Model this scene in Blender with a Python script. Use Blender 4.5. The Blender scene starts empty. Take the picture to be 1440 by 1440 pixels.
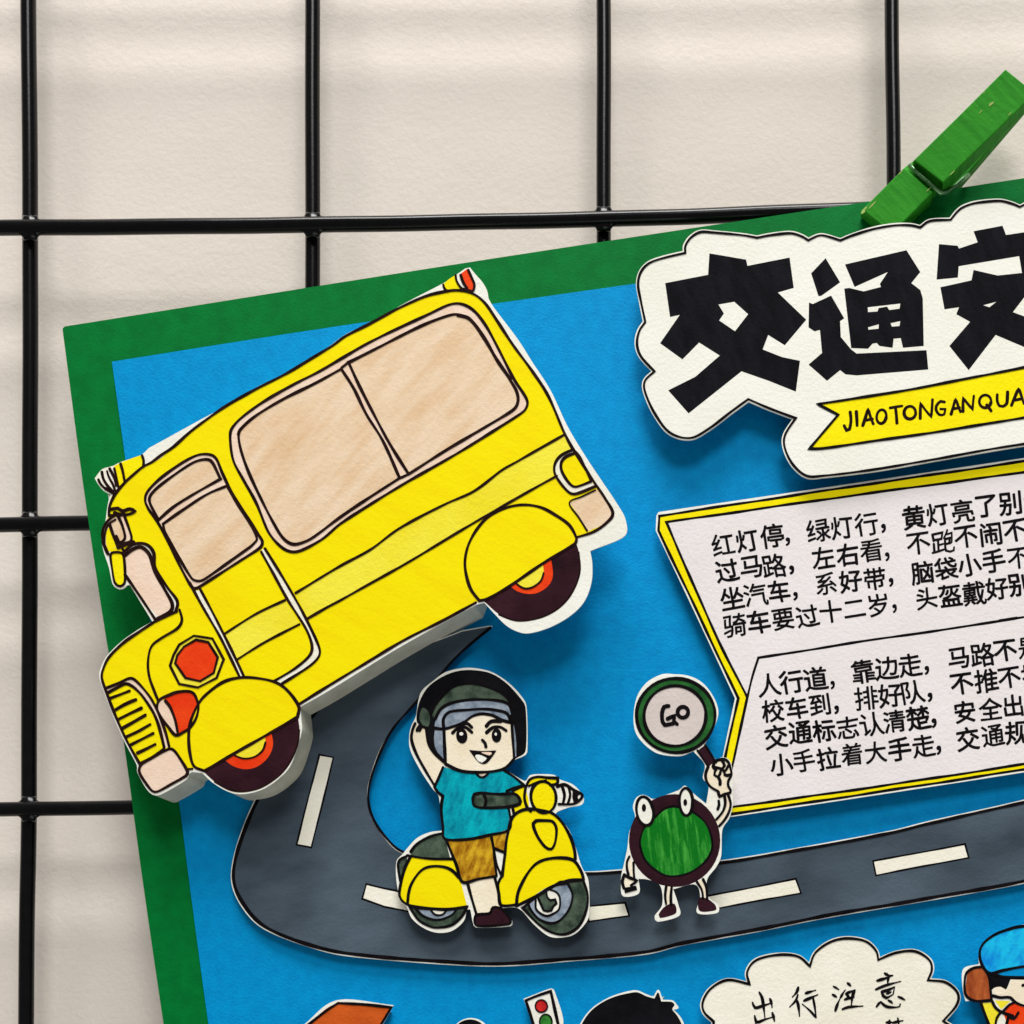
import bpy, math, random
from mathutils import Vector
from mathutils.geometry import tessellate_polygon
random.seed(7)
S = bpy.context.scene
COL = S.collection

# ------------------------------------------------------------------ camera
# Photo pixels (1440 wide) are read off as points of the poster plane: 0.135 mm per pixel,
# the lens 0.30 m in front of a foot point low on the right (the photo is a crop of a wider frame).
SC, D = 0.000135, 0.30
FX, FY = 1150.0, 1500.0
cam = bpy.data.cameras.new('camera')
co = bpy.data.objects.new('camera', cam); COL.objects.link(co)
co.location = (SC*(FX-720), -D, -SC*(FY-720)); co.rotation_euler = (math.pi/2, 0, 0)
cam.sensor_width = 36; cam.lens = 36*D/(1440*SC)
cam.shift_x = (720-FX)/1440; cam.shift_y = (FY-720)/1440
cam.clip_start = 0.01; cam.clip_end = 50
S.camera = co

def P(px, py, h=0.0):
    """point h millimetres in front of the blue sheet, seen at photo pixel px,py"""
    k = (D-h*0.001)/D
    return Vector((SC*((px-FX)*k+FX-720), -h*0.001, -SC*((py-FY)*k+FY-720)))

# ------------------------------------------------------------------ light
w = bpy.data.worlds.new('World'); S.world = w; w.use_nodes = True
bg = w.node_tree.nodes['Background']
bg.inputs[0].default_value = (1.0, 0.985, 0.96, 1); bg.inputs[1].default_value = 0.19
def lamp(name, d, dist, sx, sy, power, color, target=(0, 0, 0)):
    l = bpy.data.lights.new(name, 'AREA'); l.shape = 'RECTANGLE'; l.size = sx; l.size_y = sy
    l.energy = power; l.color = color
    o = bpy.data.objects.new(name, l); COL.objects.link(o)
    d = Vector(d).normalized(); t = Vector(target)
    o.location = t + d*dist
    o.rotation_euler = (-d).to_track_quat('-Z', 'Y').to_euler()
    return o
lamp('ceiling_lamp', (0.26, -1, 0.90), 1.80, 0.70, 0.54, 15.2, (1, 0.985, 0.97))
lamp('ceiling_tube', (-0.02, -0.36, 1.0), 1.90, 1.20, 0.62, 53.0, (1, 0.985, 0.965))
lamp('floor_bounce', (0.30, -0.60, -0.90), 1.30, 0.90, 0.50, 2.6, (1, 0.97, 0.93))
S.view_settings.view_transform = 'Standard'; S.view_settings.look = 'None'
S.view_settings.exposure = 0.0; S.view_settings.gamma = 1.0
S.view_settings.use_curve_mapping = False
S.render.engine = 'CYCLES'
S.cycles.max_bounces = 6

# ------------------------------------------------------------------ materials
def lin(c):
    return tuple(((v/255)/12.92 if v/255 <= 0.04045 else ((v/255+0.055)/1.055)**2.4) for v in c)
MATS = {}
def mat(name, rgb, rgb2=None, amount=0.5, scale=220, stretch=(1, 1, 1), rot=0.0, rough=0.7, bump=0.0, bscale=1500, spec=0.06,
        detail=4, lo=0.35, hi=0.65, fine=0.0):
    """procedural paper / ink / paint: two tones mixed by (stretched) noise, fine grain bump"""
    if name in MATS: return MATS[name]
    m = bpy.data.materials.new(name); m.use_nodes = True
    nt = m.node_tree; b = nt.nodes['Principled BSDF']
    b.inputs['Roughness'].default_value = rough
    b.inputs['Specular IOR Level'].default_value = spec
    tc = nt.nodes.new('ShaderNodeTexCoord')
    a = (*lin(rgb), 1); c = (*lin(rgb2 or rgb), 1)
    if rgb2:
        mp = nt.nodes.new('ShaderNodeMapping'); mp.vector_type = 'TEXTURE'; mp.inputs['Scale'].default_value = [1/q for q in stretch]
        mp.inputs['Rotation'].default_value = (0, rot, 0)
        n = nt.nodes.new('ShaderNodeTexNoise'); n.inputs['Scale'].default_value = scale
        n.inputs['Detail'].default_value = detail; n.inputs['Roughness'].default_value = 0.6
        r = nt.nodes.new('ShaderNodeMapRange'); r.inputs[1].default_value = lo; r.inputs[2].default_value = hi
        r.inputs[4].default_value = amount
        mx = nt.nodes.new('ShaderNodeMix'); mx.data_type = 'RGBA'
        nt.links.new(tc.outputs['Object'], mp.inputs[0]); nt.links.new(mp.outputs[0], n.inputs['Vector'])
        nt.links.new(n.outputs[0], r.inputs[0]); nt.links.new(r.outputs[0], mx.inputs[0])
        mx.inputs[6].default_value = a; mx.inputs[7].default_value = c
        nt.links.new(mx.outputs[2], b.inputs['Base Color'])
    else:
        b.inputs['Base Color'].default_value = a
    if bump:
        n2 = nt.nodes.new('ShaderNodeTexNoise'); n2.inputs['Scale'].default_value = bscale
        n2.inputs['Detail'].default_value = 6; n2.inputs['Roughness'].default_value = 0.65
        bp = nt.nodes.new('ShaderNodeBump'); bp.inputs['Strength'].default_value = bump
        bp.inputs['Distance'].default_value = 0.0004
        nt.links.new(tc.outputs['Object'], n2.inputs['Vector']); nt.links.new(n2.outputs[0], bp.inputs['Height'])
        nt.links.new(bp.outputs[0], b.inputs['Normal'])
    MATS[name] = m
    return m
PB = dict(bump=0.25, bscale=1400)
M = dict(
    ink=mat('black_marker_ink', (12, 10, 12), (22, 18, 21), 1, 400, rough=0.6, spec=0.02),
    ink_brown=mat('brown_black_marker_ink', (26, 12, 12), (40, 22, 20), 1, 400, rough=0.6, spec=0.02),
    title_ink=mat('title_marker_black', (16, 16, 20), (25, 25, 30), 1, 160, (1, 1, 3), 1.2, rough=0.6, spec=0.02, **PB),
    white=mat('white_card', (240, 240, 231), (234, 233, 220), 1, 60, **PB),
    pinkwhite=mat('white_printer_paper', (233, 227, 227), (227, 221, 220), 1, 60, **PB),
    pinkgrey=mat('pink_grey_paper', (214, 203, 198), (204, 193, 187), 1, 120, **PB),
    cream=mat('cream_card', (243, 240, 226), (234, 230, 210), 1, 70, **PB),
    foam=mat('foam_board_edge', (222, 221, 204), (202, 202, 182), 1, 200, **PB),
    yellow=mat('yellow_marker', (244, 226, 0), (238, 210, 0), 0.75, 110, (0.45, 1, 3.2), 0.50, lo=0.42, hi=0.80, bump=0.14, bscale=1400),
    yellow_pale=mat('pale_yellow_marker', (242, 230, 66), (236, 220, 40), 1, 90, **PB),
    yellow_bright=mat('bright_yellow_marker', (247, 232, 6), (244, 224, 0), 1, 120, **PB),
    tan=mat('tan_watercolour', (232, 208, 178), (212, 170, 120), 0.85, 120, (2.4, 1, 0.55), 0.75, lo=0.40, hi=0.80, **PB),
    tan_pale=mat('pale_pink_marker', (240, 216, 196), (228, 196, 168), 0.7, 150, **PB),
    orange=mat('red_orange_marker', (236, 72, 22), (226, 54, 14), 1, 150, **PB),
    orange_flap=mat('orange_brown_marker', (206, 92, 32), (182, 76, 24), 1, 150, (1, 1, 2), 0.3, **PB),
    tyre=mat('maroon_black_marker', (54, 24, 34), (34, 12, 20), 1, 110, **PB),
    cream_face=mat('skin_pale_marker', (243, 233, 210), (236, 222, 194), 1, 150, **PB),
    teal=mat('teal_marker', (0, 172, 186), (0, 116, 142), 1, 420, (1.6, 1, 0.7), 0.3, lo=0.36, hi=0.68, **PB),
    ochre=mat('ochre_marker', (212, 168, 36), (146, 92, 8), 1, 620, (1.7, 1, 0.6), 0.3, lo=0.36, hi=0.64, **PB),
    moss=mat('dark_moss_marker', (80, 96, 80), (38, 52, 42), 1, 480, **PB),
    greyblue=mat('grey_blue_marker', (158, 170, 184), (104, 118, 134), 1, 520, **PB),
    road=mat('slate_grey_marker', (86, 100, 112), (44, 54, 64), 1, 42, (0.7, 1, 1.5), -0.15, lo=0.3, hi=0.7, **PB),
    ringgreen=mat('dark_green_marker', (44, 108, 48), (22, 72, 30), 1, 260, **PB),
    blobgreen=mat('grass_green_marker', (8, 110, 24), (70, 168, 62), 1, 520, (2.2, 1, 0.32), -0.12, lo=0.48, hi=0.74, **PB),
    green_card=mat('green_card', (0, 116, 49), (0, 105, 43), 1, 300, rough=0.55, bump=0.2, bscale=2200),
    blue_card=mat('blue_card', (0, 146, 208), (0, 135, 197), 1, 420, rough=0.6, bump=0.33, bscale=1700),
    cyan=mat('sky_blue_marker', (24, 186, 232), (10, 128, 214), 1, 330, (1.5, 1, 0.7), 0.5, lo=0.42, hi=0.68, **PB),
    brown=mat('brown_marker', (186, 98, 50), (140, 62, 28), 1, 420, (2, 1, 0.5), **PB),
    hair=mat('black_hair_marker', (13, 13, 16), (22, 21, 25), 1, 200, spec=0.02, **PB),
    red=mat('red_marker', (214, 44, 40), (160, 22, 26), 1, 500, **PB),
    lampgreen=mat('green_lamp_marker', (62, 146, 54), (32, 96, 34), 1, 500, **PB),
    wire=mat('black_coated_wire', (6, 6, 8), (11, 11, 13), 1, 500, rough=0.2, bump=0.04, bscale=600, spec=0.22),
    pin=mat('green_painted_wood', (54, 152, 38), (40, 132, 30), 1, 300, (4.0, 1, 0.35), -0.78, rough=0.65, bump=0.22, bscale=900, spec=0.12),
    worn=mat('bare_wood_scuff', (176, 190, 110), (140, 176, 92), 1, 600),
    steel=mat('green_sprayed_spring_wire', (120, 170, 120), (70, 120, 70), 1, 900, rough=0.3, spec=0.8),
)
M['steel'].node_tree.nodes['Principled BSDF'].inputs['Metallic'].default_value = 0.6
def wall_material():
    m = bpy.data.materials.new('cream_plaster'); m.use_nodes = True
    nt = m.node_tree; b = nt.nodes['Principled BSDF']; L = nt.links.new
    b.inputs['Roughness'].default_value = 0.75; b.inputs['Specular IOR Level'].default_value = 0.3
    tc = nt.nodes.new('ShaderNodeTexCoord')
    def noise(sc, det, ro=0.6, stretch=None):
        n = nt.nodes.new('ShaderNodeTexNoise'); n.inputs['Scale'].default_value = sc
        n.inputs['Detail'].default_value = det; n.inputs['Roughness'].default_value = ro
        if stretch:
            mp = nt.nodes.new('ShaderNodeMapping'); mp.vector_type = 'TEXTURE'; mp.inputs['Scale'].default_value = [1/q for q in stretch]
            mp.inputs['Rotation'].default_value = (0, 0.35, 0)
            L(tc.outputs['Object'], mp.inputs[0]); L(mp.outputs[0], n.inputs['Vector'])
        else: L(tc.outputs['Object'], n.inputs['Vector'])
        return n.outputs[0]
    cr = nt.nodes.new('ShaderNodeValToRGB'); L(noise(22, 5), cr.inputs[0])
    cr.color_ramp.elements[0].position = 0.3; cr.color_ramp.elements[0].color = (*lin((223, 213, 202)), 1)
    cr.color_ramp.elements[1].position = 0.7; cr.color_ramp.elements[1].color = (*lin((229, 220, 210)), 1)
    L(cr.outputs[0], b.inputs['Base Color'])
    # lumpy skim coat, fine grain, and a few trowel ridges
    add = nt.nodes.new('ShaderNodeMath'); add.operation = 'MULTIPLY_ADD'
    L(noise(900, 5), add.inputs[0]); add.inputs[1].default_value = 0.9; L(noise(130, 3), add.inputs[2])
    rid = nt.nodes.new('ShaderNodeMapRange'); L(noise(45, 3, 0.5, (1, 1, 2.2)), rid.inputs[0])
    rid.inputs[1].default_value = 0.60; rid.inputs[2].default_value = 0.68; rid.inputs[4].default_value = 0.16
    a2 = nt.nodes.new('ShaderNodeMath'); a2.operation = 'ADD'; L(add.outputs[0], a2.inputs[0]); L(rid.outputs[0], a2.inputs[1])
    bp = nt.nodes.new('ShaderNodeBump'); bp.inputs['Strength'].default_value = 0.20; bp.inputs['Distance'].default_value = 0.0005
    L(a2.outputs[0], bp.inputs['Height']); L(bp.outputs[0], b.inputs['Normal'])
    return m

# ------------------------------------------------------------------ tracing helpers
CROP = {'PX': (0, 0, 1.0)}
for k, x, y, wd, n in (('B1', 80, 360, 420, 1440), ('B2', 480, 360, 420, 1440), ('B3', 80, 720, 420, 1440), ('B4', 480, 680, 420, 1440),
        ('R5', 540, 920, 310, 1440), ('R6', 540, 1060, 310, 1440), ('G7', 840, 920, 240, 1440), ('G8', 840, 1080, 240, 1440),
        ('T1', 880, 260, 280, 1440), ('T2', 1160, 260, 280, 1440), ('T3', 890, 440, 550, 1440), ('P4', 900, 640, 280, 1440),
        ('P5', 1160, 640, 280, 1440), ('P6', 1020, 880, 420, 1440), ('C7', 960, 1290, 480, 1440), ('D8', 420, 1340, 540, 1440),
        ('K1', 1180, 80, 260, 1440), ('W8', 1300, 1280, 140, 1260), ('M1', 120, 640, 140, 1440), ('M2', 120, 940, 200, 1440),
        ('M3', 600, 360, 140, 1440), ('H4', 960, 1050, 100, 1440), ('L5', 860, 1190, 170, 1440), ('N6', 580, 1360, 200, 1440),
        ('N7', 780, 1360, 200, 1440), ('F8', 600, 1020, 140, 1440), ('W4', 0, 1080, 480, 1440), ('Z8', 1040, 1360, 250, 1440), ('U9', 720, 1220, 120, 1440)):
    CROP[k] = (x, y, wd/n)
def raw(s):
    out = []; c = CROP['PX']
    for t in s.split():
        if t.endswith(':'): c = CROP[t[:-1]]; continue
        k = t.endswith('*'); t = t.rstrip('*'); x, y = t.split(',')
        out.append((c[0]+float(x)*c[2], c[1]+float(y)*c[2], k))
    return out
def path(s, closed=False, smooth=True, step=3.0):
    p = raw(s) if isinstance(s, str) else [(*q, False) if len(q) == 2 else q for q in s]
    if not smooth: return [(a[0], a[1]) for a in p]
    n = len(p); out = []
    for i in range(n if closed else n-1):
        p1, p2 = p[i], p[(i+1) % n]
        p0 = p[i-1] if (closed or i > 0) else p1
        p3 = p[(i+2) % n] if (closed or i+2 < n) else p2
        d = math.dist(p1[:2], p2[:2])
        t1 = (0, 0) if p1[2] else ((p2[0]-p0[0])/2, (p2[1]-p0[1])/2)
        t2 = (0, 0) if p2[2] else ((p3[0]-p1[0])/2, (p3[1]-p1[1])/2)
        if p1[2]: t1 = (p2[0]-p1[0], p2[1]-p1[1])
        if p2[2]: t2 = (p2[0]-p1[0], p2[1]-p1[1])
        for tt, q in ((t1, 0), (t2, 1)):
            m = math.hypot(*tt)
            if m > d*1.15 and m > 0:
                f = d*1.15/m
                if q == 0: t1 = (tt[0]*f, tt[1]*f)
                else: t2 = (tt[0]*f, tt[1]*f)
        k = max(1, int(d/step))
        for j in range(k):
            t = j/k; a, b, c, e = 2*t**3-3*t*t+1, t**3-2*t*t+t, -2*t**3+3*t*t, t**3-t*t
            out.append((a*p1[0]+b*t1[0]+c*p2[0]+e*t2[0], a*p1[1]+b*t1[1]+c*p2[1]+e*t2[1]))
    if not closed: out.append(p[-1][:2])
    return out
def ell(crop, cx, cy, rx, ry, rot=0, n=40, a0=0, a1=360):
    c = CROP[crop]; r = math.radians(rot); o = []
    full = abs(a1-a0) >= 360
    for i in range(n if full else n+1):
        t = math.radians(a0+(a1-a0)*i/n); x, y = rx*math.cos(t), ry*math.sin(t)
        o.append((c[0]+c[2]*(cx+x*math.cos(r)-y*math.sin(r)), c[1]+c[2]*(cy+x*math.sin(r)+y*math.cos(r))))
    return o
def area(p): return sum(p[i-1][0]*p[i][1]-p[i][0]*p[i-1][1] for i in range(len(p)))/2
def offset(p, d):
    """grow a closed outline by d pixels"""
    q = [p[0]]
    for a in p[1:]:
        if math.dist(a, q[-1]) > 0.3: q.append(a)
    if math.dist(q[0], q[-1]) < 0.3: q.pop()
    sgn = 1 if area(q) > 0 else -1; n = len(q); out = []
    for i in range(n):
        a, b, c = q[i-1], q[i], q[(i+1) % n]
        e1 = (b[0]-a[0], b[1]-a[1]); e2 = (c[0]-b[0], c[1]-b[1]); l1 = math.hypot(*e1); l2 = math.hypot(*e2)
        n1 = (e1[1]/l1*sgn, -e1[0]/l1*sgn); n2 = (e2[1]/l2*sgn, -e2[0]/l2*sgn)
        m = (n1[0]+n2[0], n1[1]+n2[1]); l = math.hypot(*m) or 1; m = (m[0]/l, m[1]/l)
        k = d/max(0.6, m[0]*n1[0]+m[1]*n1[1])
        out.append((b[0]+m[0]*k, b[1]+m[1]*k))
    return out

# ------------------------------------------------------------------ mesh helpers
def link(name, verts, faces, m, parent=None, smooth=False, origin=None):
    me = bpy.data.meshes.new(name)
    o0 = Vector(origin) if origin is not None else (world_of(parent) if parent else Vector((0, 0, 0)))
    me.from_pydata([Vector(v)-o0 for v in verts], [], faces)
    me.materials.append(m)
    if smooth:
        for f in me.polygons: f.use_smooth = True
    me.update()
    o = bpy.data.objects.new(name, me); COL.objects.link(o)
    if parent: o.parent = parent
    elif origin is not None: o.location = o0
    return o
def world_of(o):
    v = Vector((0, 0, 0))
    while o: v += o.location; o = o.parent
    return v
def thing(name, label, cat, loc, group=None):
    o = bpy.data.objects.new(name, None); COL.objects.link(o); o.location = loc; o.empty_display_size = 0.01
    o['label'] = label; o['category'] = cat
    if group: o['group'] = group
    return o
def tris(polys):
    """front faces turned to the lens"""
    vs = [Vector((x, -y, 0)) for p in polys for x, y in p]
    f = []
    for t in tessellate_polygon([[Vector((x, -y, 0)) for x, y in p] for p in polys]):
        a, b, c = (vs[i] for i in t)
        ar = (b-a).cross(c-a).z
        if abs(ar) < 1e-9: continue
        f.append(tuple(t) if ar > 0 else (t[0], t[2], t[1]))
    return f
def sheet(name, polys, h, m, parent):
    """flat inked area lying h mm above the blue sheet (first polygon minus holes)"""
    return link(name, [P(x, y, h) for p in polys for x, y in p], tris(polys), m, parent)
def slab(name, polys, h, h0, m, parent, hf=None):
    """card cut to an outline: front face at h mm, back at h0 mm. hf(x,y) adds a gentle warp"""
    flat = [q for p in polys for q in p]; n = len(flat)
    top = [P(x, y, h) for x, y in flat]
    vs = top+[Vector((v.x, -h0*0.001, v.z)) for v in top]
    f = tris(polys); fs = f+[(a+n, c+n, b+n) for a, b, c in f]; k = 0
    for p in polys:
        L = len(p)
        for i in range(L):
            a, b = k+i, k+(i+1) % L
            fs.append((a, b, b+n, a+n))
        k += L
    o = link(name, vs, fs, m, parent)
    bm_fix(o); return o
def bm_fix(o):
    import bmesh
    bm = bmesh.new(); bm.from_mesh(o.data); bmesh.ops.recalc_face_normals(bm, faces=bm.faces); bm.to_mesh(o.data); bm.free()
class Ink:
    """pen strokes of one drawing, gathered in one mesh; every stroke lies a hair above the last"""
    def __init__(s): s.v = []; s.f = []; s.k = 0
    def stroke(s, p, w, h, closed=False, wob=0.25, taper=False):
        q = [p[0]]
        for a in p[1:]:
            if math.dist(a, q[-1]) > 0.25: q.append(a)
        if closed and math.dist(q[0], q[-1]) < 0.25: q.pop()
        n = len(q)
        if n < 2: return
        z = h+0.0004*s.k; s.k += 1; base = len(s.v); ph = random.random()*9; ph2 = random.random()*9; acc = 0
        for i in range(n):
            a = q[i-1] if (closed or i > 0) else None; b = q[i]; c = q[(i+1) % n] if (closed or i < n-1) else None
            ns = []
            for u, v in ((a, b), (b, c)):
                if u is None or v is None: continue
                l = math.dist(u, v); ns.append((-(v[1]-u[1])/l, (v[0]-u[0])/l))
            m = (sum(t[0] for t in ns), sum(t[1] for t in ns)); l = math.hypot(*m) or 1; m = (m[0]/l, m[1]/l)
            kk = 1/max(0.62, m[0]*ns[0][0]+m[1]*ns[0][1])
            if a: acc += math.dist(a, b)
            ww = w/2*(1+0.13*math.sin(acc/17+ph)+0.07*math.sin(acc/6.1+ph2))
            e = i/(n-1)
            if taper: ww *= 0.45+0.55*math.sin(math.pi*min(1, e*1.2+0.1))
            dx = wob*math.sin(acc/23+ph2)*m[0]; dy = wob*math.sin(acc/23+ph2)*m[1]
            x, y = b[0]+dx, b[1]+dy
            if not closed and (i == 0 or i == n-1):      # rounded pen end
                t = (m[1], -m[0]) if i else (-m[1], m[0])
                # tangent pointing outwards
                o = (q[0][0]-q[1][0], q[0][1]-q[1][1]) if i == 0 else (q[-1][0]-q[-2][0], q[-1][1]-q[-2][1])
                ol = math.hypot(*o); o = (o[0]/ol*ww*0.7, o[1]/ol*ww*0.7)
                cap = (x+o[0], y+o[1])
                if i == 0:
                    s.v += [P(cap[0]+m[0]*ww*.5, cap[1]+m[1]*ww*.5, z), P(cap[0]-m[0]*ww*.5, cap[1]-m[1]*ww*.5, z)]
                s.v += [P(x+m[0]*ww*kk, y+m[1]*ww*kk, z), P(x-m[0]*ww*kk, y-m[1]*ww*kk, z)]
                if i:
                    s.v += [P(cap[0]+m[0]*ww*.5, cap[1]+m[1]*ww*.5, z), P(cap[0]-m[0]*ww*.5, cap[1]-m[1]*ww*.5, z)]
            else:
                s.v += [P(x+m[0]*ww*kk, y+m[1]*ww*kk, z), P(x-m[0]*ww*kk, y-m[1]*ww*kk, z)]
        cnt = (len(s.v)-base)//2
        for i in range(cnt if closed else cnt-1):
            a = base+2*i; b = base+2*((i+1) % cnt)
            s.f.append((a, a+1, b+1, b))
    def area(s, p, h):
        z = h+0.0004*s.k; s.k += 1; base = len(s.v)
        s.v += [P(x, y, z) for x, y in p]; s.f += [tuple(i+base for i in t) for t in tris([p])]
    def build(s, name, m, parent): return link(name, s.v, s.f, m, parent)
class Cut:
    """a drawing cut out of card and stuck on raised: an Empty, its card, foam spacer, inked areas and pen lines"""
    def __init__(s, name, label, cat, outline, h, h0=None, card='white', pad=14, thick=0.28, group=None, pad_name='foam_pad'):
        cx = sum(a[0] for a in outline)/len(outline); cy = sum(a[1] for a in outline)/len(outline)
        s.h = h; s.t = thing(name, label, cat, P(cx, cy, 0), group); s.ink = Ink(); s.outline = outline
        s.card = slab('card', [outline], h, h-thick, M[card], s.t)
        if pad is not None: slab(pad_name, [path(pad, True) if isinstance(pad, str) else offset(outline, -pad) if pad else outline], h-thick-0.01, h0 if h0 is not None else 0.01, M['foam'], s.t)
    def fill(s, name, p, layer, m, parent=None, closed=True, smooth=True, holes=()):
        p = path(p, True, smooth) if isinstance(p, str) else p
        hs = [path(q, True, smooth) if isinstance(q, str) else q for q in holes]
        return sheet(name, [p]+hs, s.h+0.005*layer, M[m], parent or s.t)
    def line(s, p, w=4.0, closed=False, smooth=True, layer=16, **k):
        p = path(p, closed, smooth) if isinstance(p, str) else p
        s.ink.stroke(p, w, s.h+0.005*layer, closed, **k)
    def solid(s, p, smooth=True, layer=16):
        p = path(p, True, smooth) if isinstance(p, str) else p
        s.ink.area(p, s.h+0.005*layer)
    def done(s, m='ink', name='ink_outline'): return s.ink.build(name, M[m], s.t)

def glyphs(name, items, size, h, m, parent, rot=-8, weight=0.6, passes=5, jit=1.5, squash=1.0):
    """lettering: [(char, centre x, centre y)] in photo pixels -> one flat mesh"""
    vs, fs = [], []
    for n, (ch, cx, cy) in enumerate(items):
        c = bpy.data.curves.new('lettering', 'FONT'); c.body = ch; c.size = 1; c.resolution_u = 5; 
        o = bpy.data.objects.new('lettering', c); COL.objects.link(o)
        dg = bpy.context.evaluated_depsgraph_get()
        me = bpy.data.meshes.new_from_object(o.evaluated_get(dg))
        xs = [v.co.x for v in me.vertices]; ys = [v.co.y for v in me.vertices]
        mx, my = (min(xs)+max(xs))/2, (min(ys)+max(ys))/2
        r = math.radians(rot+random.uniform(-jit, jit)); sz = size*(1+random.uniform(-.05, .05)); loc = []; wt = weight*random.uniform(0.85, 1.5)
        sk = random.uniform(-.05, .05)
        for v in me.vertices:
            x = (v.co.x-mx)*sz*squash; y = -(v.co.y-my)*sz; x += sk*y
            # slow wobble: a hand drew these
            x += 0.35*math.sin(y*0.31+n*1.7); y += 0.35*math.sin(x*0.27+n*2.3)
            loc.append((cx+x*math.cos(r)-y*math.sin(r), cy+x*math.sin(r)+y*math.cos(r)))
        for q in range(passes):                       # the pen goes over each stroke a hair to the side
            g = 2*math.pi*q/passes+0.6; dx, dy = wt*math.cos(g), wt*math.sin(g); base = len(vs)
            vs += [P(x+dx, y+dy, h+0.0006*q) for x, y in loc]
            fs += [tuple(i+base for i in f.vertices) for f in me.polygons]
        bpy.data.objects.remove(o); bpy.data.meshes.remove(me); bpy.data.curves.remove(c)
    return link(name, vs, fs, m, parent)

# ------------------------------------------------------------------ setting: wall and grid
ZW = -14.5
wall = link('wall', [Vector((x, -ZW*0.001, z)) for x, z in ((-1.6, -1.3), (1.6, -1.3), (1.6, 1.6), (-1.6, 1.6))], [(0, 1, 2, 3)], wall_material())
wall['kind'] = 'structure'
def tube(pts, r, sides=14, cap=True):
    vs, fs = [], []; n = len(pts)
    for i, p in enumerate(pts):
        t = (pts[min(n-1, i+1)]-pts[max(0, i-1)]).normalized()
        up = Vector((0, 1, 0)) if abs(t.y) < 0.9 else Vector((1, 0, 0))
        a = t.cross(up).normalized(); b = t.cross(a)
        for j in range(sides):
            g = 2*math.pi*j/sides; vs.append(p+a*(r*math.cos(g))+b*(r*math.sin(g)))
    for i in range(n-1):
        for j in range(sides):
            k = (j+1) % sides
            fs.append((i*sides+j, i*sides+k, (i+1)*sides+k, (i+1)*sides+j))
    if cap: fs += [tuple(range(sides))[::-1], tuple((n-1)*sides+j for j in range(sides))]
    return vs, fs
grid = thing('wire_grid_panel', 'black coated wire grid panel fixed in front of the cream wall', 'wire grid', P(440, 737, -4))
RW = 1.40e-3
HZ, VZ = -2.6, -4.9
def wpath(s, h, axis):
    p = path(s, False); o = []
    for i, (x, y) in enumerate(p):
        wv = 0.25*math.sin(i*0.06+x*0.01)
        o.append(P(x+(wv if axis else 0), y+(0 if axis else wv), h))
    return o
VERT = ['-366,-180 -366,500 -366,1137 -366,1700', '39,-180 40,0 42.5,300 42.7,430 42,737 40.5,1137 38,1300 36.5,1440 35,1700',
        '439,-180 439.5,0 439.7,380 440,737 440,1700', '848,-180 849,0 849,380 850,1700', '1253,-180 1254.5,60 1256.6,250 1260,1700', '1665,-180 1667,1700']
HORZ = ['-500,-90 0,-92 900,-102 2000,-130', '-500,325 0,320.5 240,318.5 480,315.5 720,311 940,305.5 1160,297 1400,289 2000,270', '-500,743 0,738.3 120,735.5 1000,722 2000,705',
        '-500,1143 0,1138.3 180,1135.5 1000,1125 2000,1110', '-500,1545 0,1540 2000,1520']
def wire(pts):
    v, f = tube(pts, RW); return link('wire', v, f, M['wire'], grid, True)
for s in VERT: wire(wpath(s, VZ, True))
def xat(s, y):
    p = raw(s)
    for a, b in zip(p, p[1:]):
        if a[1] <= y <= b[1]: return a[0]+(b[0]-a[0])*(y-a[1])/(b[1]-a[1])
    return p[0][0]
def yat(s, x):
    p = raw(s)
    for a, b in zip(p, p[1:]):
        if a[0] <= x <= b[0]: return a[1]+(b[1]-a[1])*(x-a[0])/(b[0]-a[0])
    return p[0][1]
for s in HORZ:
    o = wire(wpath(s, HZ, False))
    # weld webs where it crosses the uprights: four-cornered concave fillets of plastic coating
    vs = [v.co+world_of(o) for v in o.data.vertices]; fs = [tuple(f.vertices) for f in o.data.polygons]
    for t in VERT:
        y = 300
        for _ in range(3): x = xat(t, y); y = yat(s, x)
        r = RW; R = RW*1.75; prof = []
        for q in range(4):
            for j in range(6):
                g = math.radians(90*q+90*j/5)
                # concave arc centred on the outer corner of this quadrant
                cx = R*(1 if q in (0, 3) else -1); cy = R*(1 if q in (0, 1) else -1)
                rad = R-r*0.96
                st = {0: (270, 180), 1: (0, -90), 2: (90, 0), 3: (180, 90)}[q]
                gg = math.radians(st[0]+(st[1]-st[0])*j/5)
                prof.append((cx+rad*math.cos(gg), cy+rad*math.sin(gg)))
        base = len(vs); n = len(prof)
        for yy, k in ((-0.55e-3, 0.9), (0.6e-3, 1.0), (2.6e-3, 0.9)):
            c = P(x, y, HZ-yy*1000)
            for a, b in prof: vs.append(Vector((c.x+a*k, c.y, c.z+b*k)))
        for l in range(2):
            for j in range(n):
                k = (j+1) % n
                fs.append((base+l*n+j, base+(l+1)*n+j, base+(l+1)*n+k, base+l*n+k))
        for l, rev in ((0, False), (2, True)):
            cidx = len(vs); vs.append(P(x, y, HZ-(-0.7 if l == 0 else 2.6)))
            for j in range(n):
                k = (j+1) % n
                fs.append((cidx, base+l*n+j, base+l*n+k) if not rev else (cidx, base+l*n+k, base+l*n+j))
    bpy.data.objects.remove(o)
    link('wire', vs, fs, M['wire'], grid, True)

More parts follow.
